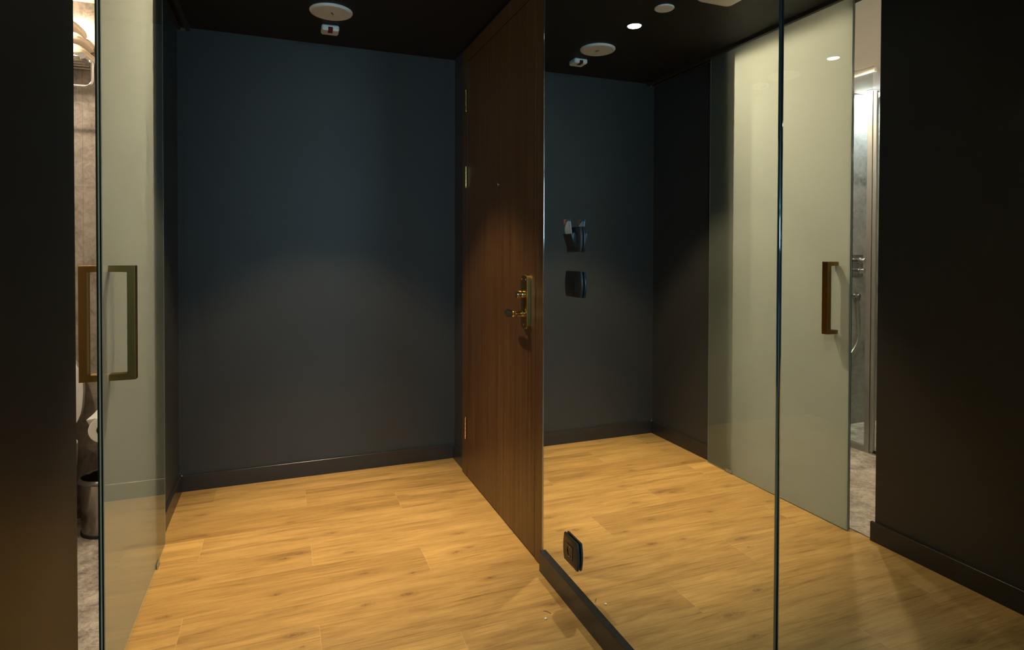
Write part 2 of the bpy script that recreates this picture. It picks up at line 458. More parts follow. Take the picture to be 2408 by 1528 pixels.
def struct(name, bm, mat, label=None, **k):
    o = finish(name, bm, mat, **k); o['kind'] = 'structure'
    if label: o['label'] = label
    return o
def thing(name, label, cat, loc, group=None, kind=None):
    o = bpy.data.objects.new(name, None); COL.objects.link(o)
    o.location = loc; o.empty_display_size = 0.05
    o['label'] = label
    if kind: o['kind'] = kind
    if cat: o['category'] = cat
    if group: o['group'] = group
    return o
def tag(o, label, cat, group=None):
    o['label'] = label; o['category'] = cat
    if group: o['group'] = group
    return o
def sbox(name, mat, label, *a, **k):
    bm = bmesh.new(); box(bm, *a, **k); return struct(name, bm, mat, label)

# ------------------------------------------------------------------ the shell
sbox('floor', 'floor', 'oak laminate floor of the hallway, planks laid across it', -0.002, W + 0.1, YE - 3.5, 0.1, -0.06, 0)
sbox('floor.001', 'room', 'bedroom floor behind the camera', -3.4, -0.002, YE - 3.5, YE, -0.06, 0)
sbox('floor_bathroom', 'stone_floor', 'mottled grey-brown stone floor of the bathroom', -2.45, -0.0065, -3.05, 0.1, -0.06, 0.0)
sbox('trim_1', 'track', 'thin dark strip where laminate meets bathroom stone', -0.0065, -0.002, YJ0, YJ1, -0.05, 0.0015)
sbox('ceiling', 'ceil', 'black painted hallway ceiling', -0.075, W + 0.1, YE, 0.1, H, H + 0.06)
sbox('ceiling_bathroom', 'white_ceil', 'white bathroom ceiling', -2.45, -0.075, -3.05, 0.1, H, H + 0.06)
sbox('ceiling.001', 'white_ceil', 'bedroom ceiling behind the camera', -3.4, W + 0.1, YE - 3.5, YE, H, H + 0.06)
sbox('wall_back', 'wall', 'charcoal painted end wall of the hallway', -0.10, W + 0.1, 0.0, 0.1, 0, H)
sbox('wall_left', 'wall', 'charcoal side wall nearest the camera, beside the bathroom doorway', -0.075, 0.0, YE, YJ0, 0, H, bevel=0.0015)
sbox('wall_left.001', 'wall', 'short charcoal side wall between glass door and end wall', -0.075, 0.0, YJ1, 0.0, 0, H, bevel=0.0)
sbox('wall_right', 'wall', 'charcoal side wall carrying entrance door and mirrors', W, W + 0.1, YE - 3.5, 0.0, 0, H)
# bathroom shell
sbox('wall_bathroom_back', 'tile_back', 'stone-look tiled wall behind the toilet', -1.06, -0.075, -0.19, 0.0, 0, H)
sbox('wall_bathroom_back.001', 'shower_tile', 'grey tiled wall inside the shower', -2.45, -1.06, -0.36, 0.0, 0, H)
sbox('wall_bathroom_left', 'shower_tile', 'far side wall of the shower', -2.45, -2.25, -3.05, -0.36, 0, H)
sbox('wall_bathroom_front', 'tile_back', 'tiled wall at the near end of the bathroom', -2.45, -0.075, -3.15, -3.05, 0, H)
sbox('wall_bathroom_right', 'tile_side', 'tiled lining on the bathroom side of the dividing wall', -0.087, -0.075, YJ1, -0.19, 0, H)
sbox('wall_bathroom_right.001', 'tile_side', 'tiled lining beside the bathroom doorway', -0.087, -0.075, -3.05, YJ0, 0, H)
# bedroom shell behind the camera
sbox('wall_bedroom_inner', 'room', 'bedroom wall backing the bathroom', -3.4, -0.10, YE - 0.0, YE + 0.1, 0, H)
sbox('wall_bedroom_left', 'room', 'bedroom side wall', -3.5, -3.4, YE - 3.5, YE + 0.1, 0, H)
yb = WIN['y']
bm = bmesh.new()
box(bm, -3.5, WIN['x0'], yb - 0.1, yb, 0, H); box(bm, WIN['x1'], W + 0.1, yb - 0.1, yb, 0, H)
box(bm, WIN['x0'], WIN['x1'], yb - 0.1, yb, 0, WIN['z0']); box(bm, WIN['x0'], WIN['x1'], yb - 0.1, yb, WIN['z1'], H)
struct('wall_bedroom_window', bm, 'room', 'bedroom wall with the window behind the camera')
t = thing('window_1', 'bedroom window behind the camera letting in daylight', None, ((WIN['x0'] + WIN['x1']) / 2, yb, WIN['z0']), kind='structure')
bm = bmesh.new()
x0, x1, z0, z1 = WIN['x0'], WIN['x1'], WIN['z0'], WIN['z1']
for a in ((x0, x0 + .05, z0, z1), (x1 - .05, x1, z0, z1), (x0, x1, z0, z0 + .05), (x0, x1, z1 - .05, z1)):
    box(bm, a[0], a[1], yb - .07, yb - .02, a[2], a[3])
finish('window_frame', bm, 'white', t)
bm = bmesh.new(); box(bm, x0 + .05, x1 - .05, yb - .048, yb - .042, z0 + .05, z1 - .05)
finish('window_pane', bm, 'window_glass', t)

# baseboards
BT = 0.0147
def baseboard(name, label, x0, x1, y0, y1, h=BH):
    bm = bmesh.new(); box(bm, x0, x1, y0, y1, 0, h, bevel=0.0008, seg=1)
    return struct(name, bm, 'base', label)
baseboard('baseboard_back', 'charcoal baseboard along the end wall', 0.0, W, -BT, 0.0)
baseboard('baseboard_left', 'charcoal baseboard on the near side wall by the bathroom doorway', 0.0, BT, YE, YJ0 + 0.013)
baseboard('baseboard_left.001', 'charcoal baseboard on the short side wall behind the glass door', 0.0, BT, YJ1, -BT)
baseboard('baseboard_right', 'short charcoal baseboard between end wall and door frame', W - BT, W, -0.2520, -BT)
baseboard('baseboard_right.001', 'dark baseboard under the wall mirrors', 1.4931, W, YE, -1.429, 0.0835)

# specks of sealant left in the corners
bm = bmesh.new()
for (cx, cy_, cz, s) in ((0.014, -0.014, 0.0885, .0030), (0.0035, -0.0035, 0.100, .0016), (0.002, -0.002, 0.16, .0011)):
    bmesh.ops.create_icosphere(bm, subdivisions=2, radius=s, matrix=Matrix.Translation((cx, cy_, cz)) @ Matrix.Scale(1.5, 4, (0, 0, 1)))
o = struct('trim_2', bm, 'caulk', 'pale specks of sealant in the left corner above the baseboard')

# ------------------------------------------------------------------ entrance door
FY0, FY1 = -0.2537, -1.4287
DY0, DY1 = -0.3473, -1.3319
FH, DH = 2.4665, 2.3885
door = thing('door_1', 'tall walnut veneer entrance door in its frame', None, (XF, (DY0 + DY1) / 2, 0), kind='structure')
bm = bmesh.new()
box(bm, XF, W, DY0 + 0.002, FY0, 0, DH + .001, bevel=0.001, seg=1)
box(bm, XF, W, FY1, DY1 - 0.002, 0, DH + .001, bevel=0.001, seg=1)
box(bm, XF, W, FY1, FY0, DH + 0.002, FH, bevel=0.001, seg=1)
finish('door_frame', bm, 'wood', door)
bm = bmesh.new(); box(bm, W - 0.012, W - 0.002, DY1, DY0, 0.0, DH)
finish('door_rebate', bm, 'black', door)
bm = bmesh.new(); box(bm, XF + 0.0005, W - 0.008, DY1 + 0.0022, DY0 - 0.003, 0.007, DH - 0.003, bevel=0.001, seg=1)
leaf = finish('door_leaf', bm, 'wood', door)
# hinges
for z0, z1, hm in ((2.106, 2.228, 'brass_pol'), (1.672, 1.789, 'brass_pol'), (0.226, 0.344, 'brass_pol')):
    bm = bmesh.new()
    n = 5; hh = (z1 - z0) / n
    yc = -0.3440
    for k in range(n):
        lathe(bm, [(0.0052, z0 + k * hh + .0012), (0.0066, z0 + k * hh + .002), (0.0066, z0 + (k + 1) * hh - .002), (0.0052, z0 + (k + 1) * hh - .0012)], (XF - 0.0068, yc, 0), 'Z', 16)
    lathe(bm, [(0.0048, z0 - .002), (0.0048, z1 + .002)], (XF - 0.0068, yc, 0), 'Z', 12)
    lathe(bm, [(0.003, z0 - .006), (0.0055, z0 - .003), (0.0055, z0)], (XF - 0.0068, yc, 0), 'Z', 12)
    lathe(bm, [(0.0055, z1), (0.0055, z1 + .003), (0.003, z1 + .006)], (XF - 0.0068, yc, 0), 'Z', 12)
    finish('hinge', bm, hm, door, smooth=True)
# peephole
bm = bmesh.new()
lathe(bm, [(0.0135, 0), (0.0135, -0.003), (0.0115, -0.005), (0.008, -0.005), (0.0075, -0.002), (0.0, -0.0035)], (XF, -0.862, 1.633), 'X', 28, cap1=False)
pe = finish('peephole', bm, ['chrome_dark'], leaf, smooth=True)
pe['label'] = 'small dark metal peephole'
bm = bmesh.new()
lathe(bm, [(0.0075, -0.0025), (0.004, -0.0052), (0.0, -0.0058)], (XF, -0.862, 1.633), 'X', 20, cap0=True, cap1=False)
finish('peephole_lens', bm, 'blackgloss', leaf, smooth=True)
# lock plate
LY0, LY1 = -1.207, -1.281
LZ0, LZ1 = 0.967, 1.203
PT = 0.016
def rrect(y0, y1, z0, z1, r, n=8, top_bulge=0.0):
    p = []
    p += arc(y1 - r, z1 - r, r, 0, 90, n); p += arc(y0 + r, z1 - r, r, 90, 180, n)
    p += arc(y0 + r, z0 + r, r, 180, 270, n); p += arc(y1 - r, z0 + r, r, 270, 360, n)
    return p
bm = bmesh.new()
def plate_outline(inset):
    y0, y1 = LY1 + inset, LY0 - inset; z0, z1 = LZ0 + inset, LZ1 - inset
    p = []
    n = 10
    for i in range(n + 1):
        t = i / n; y = y1 + (y0 - y1) * t
        p.append((y, z1 - 0.016 * (abs(2 * t - 1) ** 3)))
    for i in range(n + 1):
        t = i / n; y = y0 + (y1 - y0) * t
        p.append((y, z0 + 0.016 * (abs(2 * t - 1) ** 3)))
    return p
rings = []
for x, ins in ((XF, 0), (XF - PT + .003, 0), (XF - PT, .003)):
    rings.append([(x, y, z) for y, z in plate_outline(ins)])
loft(bm, rings)
plate = finish('lock_plate', bm, 'brass', door, smooth=True)
plate['label'] = 'brushed brass lock plate with rounded ends'
for y, z in ((-1.222, 1.182), (-1.266, 1.182), (-1.244, 0.988)):
    bm = bmesh.new()
    lathe(bm, [(0.0045, 0), (0.0045, -.0015), (0.003, -.003), (0.0, -.0032)], (XF - PT, y, z), 'X', 16, cap1=False)
    finish('screw', bm, 'chrome_dark', plate, smooth=True)
# thumb turn
bm = bmesh.new()
xc = XF - PT
lathe(bm, [(0.015, 0), (0.015, -0.012), (0.0135, -0.014), (0.0135, -0.016), (0.015, -0.018)], (xc, -1.246, 1.118), 'X', 32)
lathe(bm, [(0.0165, -0.018), (0.017, -0.022), (0.0175, -0.034), (0.0165, -0.036)], (xc, -1.246, 1.118), 'X', 32)
tt = finish('thumb_turn', bm, 'brass_pol', plate, smooth=True)
# lever handle
bm = bmesh.new()
LZ, LYc = 1.035, -1.246
lathe(bm, [(0.014, 0), (0.014, -0.010), (0.0125, -0.0115), (0.0125, -0.0125), (0.0135, -0.014), (0.0130, -0.044)], (xc, LYc, LZ), 'X', 28)
rings = []
for i in range(25):
    t = i / 24
    y = LYc - 0.012 + 0.132 * t
    x = xc - 0.050 + 0.0 * t + 0.010 * max(0, t - .15) ** 1.6
    hz = (0.0125 + 0.0075 * math.sin(min(1.0, t * 1.3) * PI / 2)) * math.sqrt(max(0.0, 1 - (max(0.0, t - .45) / .555) ** 2.6)) + 0.0006
    hx = 0.0085 - 0.0035 * t
    if i == 0: hz *= .6; hx *= .6
    rings.append([(x + hx * math.cos(2 * PI * k / 20), y, LZ - 0.003 * t - (0.004 * t * t) + hz * math.sin(2 * PI * k / 20)) for k in range(20)])
loft(bm, rings)
finish('lever_handle', bm, 'brass_pol', plate, smooth=True)
# strike plate slot on the frame
bm = bmesh.new(); box(bm, XF - 0.0012, XF + 0.002, -1.3395, -1.3325, 1.003, 1.150)
finish('strike_plate', bm, 'black', door)['label'] = 'dark strike plate on the frame edge'

# ------------------------------------------------------------------ glass sliding door
gd = thing('door_2', 'frosted glass sliding door half closing the bathroom doorway', None, (0.028, (GY0 + GY1) / 2, 0.003), kind='structure')
GZ0, GZ1 = 0.004, 2.488
bm = bmesh.new()
# faces: 0 etched back, 1 clear front, 2 green edge, 3 pale, 4 black
xs = [GX0, GX0 + .0047, GX0 + .0088, GX1 - .0024, GX1]
xm_ = [2, 3, 4, 3]
def quad(bm, pts, mi):
    f = bm.faces.new([bm.verts.new(p) for p in pts]); f.material_index = mi
GXE = GX1 - 0.0024
for a_, mi_ in ((GXE, 0), (GX0, 1)):
    quad(bm, [(a_, GY0, GZ0), (a_, GY0, GZ1), (a_, GY1, GZ1), (a_, GY1, GZ0)], mi_)
quad(bm, [(GX1, GY0, GZ0), (GX1, GY1, GZ0), (GX1, GY1, GZ1), (GX1, GY0, GZ1)], 1)
for a, b, mi in zip(xs, xs[1:], xm_):
    quad(bm, [(a, GY0, GZ0), (b, GY0, GZ0), (b, GY0, GZ1), (a, GY0, GZ1)], mi)
    quad(bm, [(a, GY1, GZ0), (a, GY1, GZ1), (b, GY1, GZ1), (b, GY1, GZ0)], mi)
    quad(bm, [(a, GY0, GZ1), (b, GY0, GZ1), (b, GY1, GZ1), (a, GY1, GZ1)], mi)
    quad(bm, [(a, GY0, GZ0), (a, GY1, GZ0), (b, GY1, GZ0), (b, GY0, GZ0)], mi)
finish('glass_panel', bm, ['etched', 'glass_front', 'edge_green', 'edge_pale', 'edge_black'], gd, recalc=False)
# pull handle, a D on either face
HY0, HY1 = -1.565, -1.532
HZ0, HZ1 = 0.9165, 1.2590
def dhandle(x_in, x_out, name, lab):
    s = 1 if x_out > x_in else -1
    t_ = 0.020
    bm = bmesh.new()
    pts = [(x_in, HZ0), (x_out, HZ0), (x_out, HZ1), (x_in, HZ1), (x_in, HZ1 - .0185), (x_out - s * t_, HZ1 - .0185), (x_out - s * t_, HZ0 + .0185), (x_in, HZ0 + .0185)]
    prism(bm, pts, 1, HY0, HY1, bevel=0.0012, seg=2)
    o = finish(name, bm, 'handle', gd)
    o['label'] = lab
dhandle(GX1, 0.1040, 'pull_handle', 'square aged brass pull handle on the hallway face')
dhandle(GX0, -0.0400, 'pull_handle', 'square aged brass pull handle on the bathroom face')
# mounting bosses seen through the glass
bm = bmesh.new()
for z in (HZ0 + .009, HZ1 - .009):
    lathe(bm, [(0.0085, GX0 + .0004), (0.0085, GX1 - .0004)], (0, (HY0 + HY1) / 2, z), 'X', 20)
finish('handle_boss', bm, 'chrome_dark', gd)
# track
tr = thing('sliding_door_track', 'dark metal track on the ceiling that carries the glass sliding door', 'door track', (0.035, -0.9, H))
bm = bmesh.new()
TY0 = -1.70
box(bm, 0.0, 0.0175, TY0, -0.0005, H - 0.016, H)
box(bm, 0.0420, 0.064, TY0, -0.0005, H - 0.018, H, bevel=.001, seg=1)
finish('track_profile', bm, 'track', tr)
bm = bmesh.new(); box(bm, 0.0175, 0.0420, TY0, -0.0005, H - 0.004, H)
finish('track_channel', bm, 'black', tr)
bm = bmesh.new(); box(bm, 0.0180, 0.062, -0.004, -0.0008, H - 0.017, H - .001)
finish('end_cap', bm, 'alu', tr)
# floor guide
bm = bmesh.new()
box(bm, GX1 + .0015, GX1 + .005, -0.864, -0.812, 0.0, 0.020, bevel=.0006, seg=1)
box(bm, 0.0160, 0.0190, -0.864, -0.812, 0.0, 0.020, bevel=.0006, seg=1)
box(bm, 0.0160, GX1 + .005, -0.864, -0.812, 0.0, 0.003)
tag(finish('floor_guide', bm, 'alu'), 'small aluminium floor guide clipping the bottom edge of the glass door', 'door guide')

# ------------------------------------------------------------------ mirrors
def mirror(name, label, y0, y1, z0=0.0835, z1=H - 0.0015):
    """y0 > y1; front plane at XM with a polished bevel on the vertical edges"""
    bm = bmesh.new()
    bw, bd = 0.0062, 0.0035
    n = 5
    prof = [(W - .0005, y0)]
    edge = []
    for i in range(n + 1):
        a = i / n * PI / 2
        edge.append((XM + bd * (1 - math.sin(a)), y0 - bw * (1 - math.cos(a)) ))
    edge2 = [(x, y1 + (y0 - y)) for x, y in reversed(edge)]
    prof = [(W - .0005, y0)] + edge + edge2 + [(W - .0005, y1)]
    A = [bm.verts.new((x, y, z0)) for x, y in prof]; B = [bm.verts.new((x, y, z1)) for x, y in prof]
    k = len(prof)
    for i in range(k):
        f = bm.faces.new((A[i], A[(i + 1) % k], B[(i + 1) % k], B[i]))
        f.material_index = 0 if i == n + 1 else 1
        if (1 <= i <= n) or (n + 2 <= i <= 2 * n + 1): f.smooth = True
    bm.faces.new(A).material_index = 1; bm.faces.new(B[::-1]).material_index = 1
    o = finish(name, bm, ['mirror', 'mirror_edge'])
    return tag(o, label, 'mirror', 'frameless mirrors along the right wall')
SEAM = -2.6596
mirror('wall_mirror', 'tall frameless wall mirror beside the entrance door, carrying switch, card holder and socket', FY1 - 0.003, SEAM + 0.0008)
mirror('wall_mirror', 'frameless wall mirror nearest the camera, right of the vertical seam', SEAM - 0.0008, YE)
# polished bead between frame and mirror
bm = bmesh.new()
tube(bm, [(XM + .0015, FY1 - .0005, 0.0835), (XM + .0015, FY1 - .0005, H - .003)], 0.0026, 16)
struct('trim_3', bm, 'chrome', 'thin polished bead between door frame and mirror', smooth=True)

# ------------------------------------------------------------------ wall devices
def bulged(yc, zc, hw, hh, bul, n=10, r=0.003):
    """outline with flat top/bottom and side edges bowed outwards"""
    p = []
    for i in range(n + 1):
        t = -1 + 2 * i / n; p.append((yc + hw - bul * t * t, zc + hh * t))
    for i in range(n + 1):
        t = 1 - 2 * i / n; p.append((yc - hw + bul * t * t, zc + hh * t))
    return p
def device_plate(t, yc, zc, hw=0.060, hh=0.0460, bul=0.008, thick=0.0125):
    bm = bmesh.new()
    rings = []
    for x, ins in ((XM - .0025, .010), (XM - .0025, .001), (XM - .0045, 0), (XM - thick + .002, 0.0012), (XM - thick, .0045)):
        rings.append([(x, y, z) for y, z in bulged(yc, zc, hw - ins, hh - ins, bul)])
    loft(bm, rings)
    o = finish('cover_plate', bm, 'devface', t, smooth=True)
    bm = bmesh.new(); box(bm, XM - .003, XM - .0002, yc - hw + .012, yc + hw - .012, zc - hh + .008, zc + hh - .008)
    finish('mounting_frame', bm, 'blackgloss', t)
    return o
# light switch
sy, sz = -1.713, 1.1860
t = thing('light_switch', 'black rocker light switch on the mirror, below the key card holder', 'light switch', (XM, sy, sz))
device_plate(t, sy, sz, hw=0.066, hh=0.047)
for k in (0, 1):
    bm = bmesh.new()
    a = sy + .0245 - k * .0245
    box(bm, XM - .0145, XM - .010, a - .0238, a - .0004, sz - .0240, sz + .0240, bevel=.0008, seg=1)
    finish('rocker', bm, 'black', t)
# key card holder
hy, hz = -1.7145, 1.3475
t = thing('key_card_holder', 'black key card holder on the mirror, above the light switch', 'card holder', (XM, hy, hz))
device_plate(t, hy, hz, hw=0.058, hh=0.046)
bm = bmesh.new()
py0, py1 = -1.6760, -1.7420
prism(bm, [(XM - .0120, 1.3220), (XM - .0185, 1.3220), (XM - .0335, 1.3680), (XM - .0315, 1.3680), (XM - .0170, 1.3245), (XM - .0120, 1.3245)], 1, py1, py0)
for y in (py0, py1):
    s = .002 if y == py1 else -.002
    prism(bm, [(XM - .0125, 1.3245), (XM - .0180, 1.3245), (XM - .0325, 1.3675), (XM - .0200, 1.3730), (XM - .0125, 1.3600)], 1, min(y, y + s), max(y, y + s))
finish('card_pocket', bm, 'devface', t)
# key card
def mk_card():
    mt, nt, out = new_mat('printed_key_card')
    tc = N(nt, 'ShaderNodeTexCoord')
    sp = N(nt, 'ShaderNodeSeparateXYZ'); L(nt, tc.outputs['Object'], sp.inputs[0])
    Y, Z = sp.outputs[1], sp.outputs[2]     # Y: + is away from the camera (left in the photo); Z up
    def circ(cy0, cz0, r0, r1):
        dy = M_(nt, 'SUBTRACT', Y, cy0); dz = M_(nt, 'SUBTRACT', Z, cz0)
        d = M_(nt, 'SQRT', M_(nt, 'MULTIPLY_ADD', dy, dy, M_(nt, 'MULTIPLY', dz, dz)))
        return M_(nt, 'MULTIPLY', M_(nt, 'GREATER_THAN', d, r0), M_(nt, 'LESS_THAN', d, r1))
    c = mixc(nt, circ(-.022, -.012, .050, .060), (0.62, 0.60, 0.58), (0.06, 0.12, 0.22))
    c = mixc(nt, M_(nt, 'MULTIPLY', M_(nt, 'GREATER_THAN', Y, .012), M_(nt, 'GREATER_THAN', Z, .028)), c, (0.62, 0.16, 0.03))
    c = mixc(nt, M_(nt, 'MULTIPLY', M_(nt, 'LESS_THAN', Y, -.014), M_(nt, 'GREATER_THAN', Z, .034)), c, (0.03, 0.16, 0.42))
    # small dark vertical wordmark, as three zigzag marks
    zz = M_(nt, 'PINGPONG', M_(nt, 'ADD', Z, 1.0), .003)
    ln = M_(nt, 'LESS_THAN', M_(nt, 'ABSOLUTE', M_(nt, 'SUBTRACT', M_(nt, 'ADD', Y, .019), zz)), .0012)
    rg = M_(nt, 'MULTIPLY', M_(nt, 'GREATER_THAN', Z, .013), M_(nt, 'LESS_THAN', Z, .031))
    c = mixc(nt, M_(nt, 'MULTIPLY', ln, rg), c, (0.07, 0.02, 0.06))
    pbsdf(nt, out, c, 0.3)
    return mt
MAT['card'] = mk_card()
bm = bmesh.new(); box(bm, -.0005, .0005, -.027, .027, -.0425, .0425, bevel=.0002, seg=1)
o = finish('key_card', bm, 'card')
o.location = (XM - .0245, -1.7010, 1.3790); o.rotation_euler = (0, math.radians(-8), 0)
tag(o, 'white key card with orange and blue corners standing in the holder on the mirror', 'key card')
# socket
ky, kz = -1.7010, 0.2085
t = thing('power_socket', 'black round-pin power socket low on the mirror near the baseboard', 'power socket', (XM, ky, kz))
hw, hh = 0.060, 0.0500
bm = bmesh.new()
rings = []
for x, ins in ((XM - .0025, .010), (XM - .0025, .001), (XM - .0045, 0), (XM - .0105, 0.0012), (XM - .0125, .0045)):
    rings.append([(x, y, z) for y, z in bulged(ky, kz, hw - ins, hh - ins, .008)])
loft(bm, rings)
finish('cover_plate', bm, 'devface', t, smooth=True)
bm = bmesh.new(); box(bm, XM - .003, XM - .0002, ky - .045, ky + .045, kz - .040, kz + .040)
finish('mounting_frame', bm, 'blackgloss', t)
bm = bmesh.new()
# raised square insert with a round well
n = 40; s = 0.0235
outer = []
for k in range(n):
    a = 2 * PI * k / n; c_, s_ = math.cos(a), math.sin(a); q = max(abs(c_), abs(s_))
    outer.append((ky + s * c_ / q, kz + s * s_ / q))
inner = [(ky + .0195 * math.cos(2 * PI * k / n), kz + .0195 * math.sin(2 * PI * k / n)) for k in range(n)]
loft(bm, [[(XM - .0110, y, z) for y, z in outer], [(XM - .0148, y, z) for y, z in outer], [(XM - .0148, y, z) for y, z in inner], [(XM - .0127, y, z) for y, z in [(ky + .018 * math.cos(2 * PI * k / n), kz + .018 * math.sin(2 * PI * k / n)) for k in range(n)]]], cap1=True)
finish('socket_well', bm, 'blackgloss', t)
for sg in (-1, 1):
    bm = bmesh.new(); lathe(bm, [(0.0026, 0), (0.0026, -.0003)], (XM - .0128, ky + sg * .0095, kz), 'X', 14)
    finish('pin_hole', bm, 'rubber', t)
for sg in (-1, 1):
    bm = bmesh.new(); box(bm, XM - .0150, XM - .0128, ky - .002, ky + .002, kz + sg * .0175 - .0015, kz + sg * .0175 + .0015)
    finish('earth_clip', bm, 'chrome', t)

# ------------------------------------------------------------------ ceiling things
# speaker
t = thing('ceiling_speaker', 'large round white cover on the ceiling next to the small white box', 'ceiling speaker', (0.752, -0.518, H))
bm = bmesh.new()
lathe(bm, [(0.103, H), (0.104, H - .004), (0.100, H - .010), (0.094, H - .0125), (0.089, H - .012), (0.0885, H - .009)], (0.752, -0.518, 0), 'Z', 72, cap0=True, cap1=False)
finish('rim', bm, 'white', t, smooth=True)
bm = bmesh.new()
lathe(bm, [(0.0885, H - .008), (0.0875, H - .0118), (0.0, H - .0125)], (0.752, -0.518, 0), 'Z', 72, cap0=True, cap1=False)
finish('grille', bm, 'white', t, smooth=True)
bm = bmesh.new(); box(bm, -.0125, .0125, -.0025, .0025, -.0015, 0.0015)
o = finish('emblem', bm, 'black'); o.location = (0.757, -0.522, H - .0133); o.rotation_euler = (0, 0, math.radians(68)); o.parent = t
o.matrix_parent_inverse = Matrix.Translation(t.location).inverted()
# detector
t = thing('motion_detector', 'small white box with a dark red lens on the ceiling near the end wall', 'sensor', (0.762, -0.294, H))
bm = bmesh.new(); box(bm, 0.7185, 0.8075, -0.3370, -0.2520, H - 0.031, H, bevel=0.007, seg=1)
finish('housing', bm, 'white', t)
bm = bmesh.new()
prism(bm, [(-0.3385, H - .0140), (-0.3385, H - .030), (-0.3330, H - .0330), (-0.2960, H - .0330), (-0.2900, H - .028), (-0.310, H - .0140)], 0, 0.7510, 0.7750, bevel=.0015)
finish('lens', bm, 'red', t)
# downlight in the hall
def downlight(x, y, label, name='recessed_downlight', rim='base', group=None, lens='lens'):
    t = thing(name, label, 'ceiling light', (x, y, H), group)
    bm = bmesh.new()
    lathe(bm, [(0.052, H), (0.052, H - .002), (0.046, H - .004), (0.040, H - .0035), (0.0355, H - .0005)], (x, y, 0), 'Z', 48, cap0=True, cap1=False)
    finish('trim_ring', bm, rim, t, smooth=True)
    bm = bmesh.new()
    lathe(bm, [(0.0350, H - .0012), (0.034, H - .0030), (0.0, H - .0034)], (x, y, 0), 'Z', 40, cap0=True, cap1=False)
    finish('lamp_lens', bm, lens, t, smooth=True)
    return t
downlight(*LAMP, 'lit round downlight recessed in the black hallway ceiling')
downlight(-0.75, -0.93, 'recessed bathroom downlight nearer the doorway', rim='white', group='bathroom downlights')
downlight(-1.30, -2.30, 'added unseen fill downlight deepest in the bathroom', rim='white', group='bathroom downlights')  # fixture for the added bathroom fill lamp
downlight(-0.45, -0.42, 'recessed bathroom downlight above the toilet', rim='white', group='bathroom downlights')
MAT['lens_cool'] = emit('lamp_lens_cool', (0.85, 0.94, 1.0), 9.0)
downlight(-1.60, -0.455, 'cool white downlight inside the shower', rim='white', lens='lens_cool')
# blank cover disc
bm = bmesh.new()
lathe(bm, [(0.047, H), (0.048, H - .004), (0.045, H - .007), (0.0, H - .0075)], (0.745, -1.166, 0), 'Z', 56, cap0=True, cap1=False)
tag(finish('blank_cover', bm, 'white', smooth=True), 'plain small white disc on the ceiling beside the lit downlight', 'ceiling cover')
# access point
bm = bmesh.new()
p = rrect(-.10, .10, -.10, .10, .028)
rings = []
for z, sc in ((H, .96), (H - .012, 1.0), (H - .024, .985), (H - .031, .90), (H - .033, .55)):
    rings.append([(0.600 + a * sc, -1.438 + b * sc, z) for a, b in p])
loft(bm, rings)
o = finish('access_point', bm, 'white', smooth=True)
tag(o, 'rounded square white unit on the ceiling, at the top edge of the mirror view', 'access point')

# debris on the floor
bm = bmesh.new()
bmesh.ops.create_icosphere(bm, subdivisions=2, radius=.0042, matrix=Matrix.Translation((1.386, -1.729, .0028)) @ Matrix.Scale(.6, 4, (0, 0, 1)))
for v in bm.verts: v.co += Vector((random.uniform(-1, 1), random.uniform(-1, 1), random.uniform(-.3, .3))) * .0011
tag(finish('paper_crumb', bm, 'paper'), 'tiny white crumb of paper on the laminate near the mirror', 'crumb')
bm = bmesh.new()
tube(bm, [(1.398, -1.684, .001), (1.405, -1.690, .0016), (1.412, -1.699, .0016), (1.416, -1.709, .001)], .0007, 6)
tag(finish('loose_thread', bm, 'black'), 'short dark thread lying on the laminate near the mirror', 'thread')

# ------------------------------------------------------------------ bathroom things
t = thing('added_fill_light', 'added white bar housing the unseen fill light for the bathroom ceiling', 'wall light', (-1.10, -3.05, 1.98))
bm = bmesh.new(); box(bm, -1.46, -0.74, -3.0495, -2.97, 1.955, 1.985, bevel=.004)  # made-up housing for the added ceiling fill light
finish('fill_light_bar', bm, 'white', t)
# toilet (wall hung, lid up)
TX = -0.548
t = thing('toilet', 'white ceramic toilet with its lid raised, just inside the bathroom', 'toilet', (TX, -0.19, 0))
def egg(cx, yb_, yf, hw, z, n=36, flat=0.35):
    pts = []
    for k in range(n):
        a = 2 * PI * k / n
        c_, s_ = math.cos(a), math.sin(a)
        yc = (yb_ + yf) / 2; hy_ = (yb_ - yf) / 2
        x = hw * (abs(c_) ** (0.75 if s_ > 0 else 1.0)) * (1 if c_ > 0 else -1)
        y = yc + hy_ * (abs(s_) ** (0.6 if s_ > 0 else 1.0)) * (1 if s_ > 0 else -1)
        pts.append((cx + x, y, z))
    return pts
bm = bmesh.new()
loft(bm, [egg(TX, -.1905, -.52, .13, .07), egg(TX, -.1905, -.60, .155, .16), egg(TX, -.1905, -.68, .178, .30), egg(TX, -.1905, -.715, .185, .395),
          egg(TX, -.1905, -.715, .183, .405), egg(TX, -.245, -.665, .125, .405), egg(TX, -.26, -.62, .10, .30), egg(TX, -.30, -.50, .05, .22)])
finish('bowl', bm, 'ceramic', t, smooth=True)
bm = bmesh.new()
loft(bm, [egg(TX, -.235, -.715, .186, .406), egg(TX, -.235, -.717, .187, .420), egg(TX, -.235, -.715, .183, .424), egg(TX, -.285, -.655, .115, .424), egg(TX, -.285, -.655, .113, .406)], cap0=False, cap1=False)
finish('seat', bm, 'ceramic', t, smooth=True)
bm = bmesh.new()
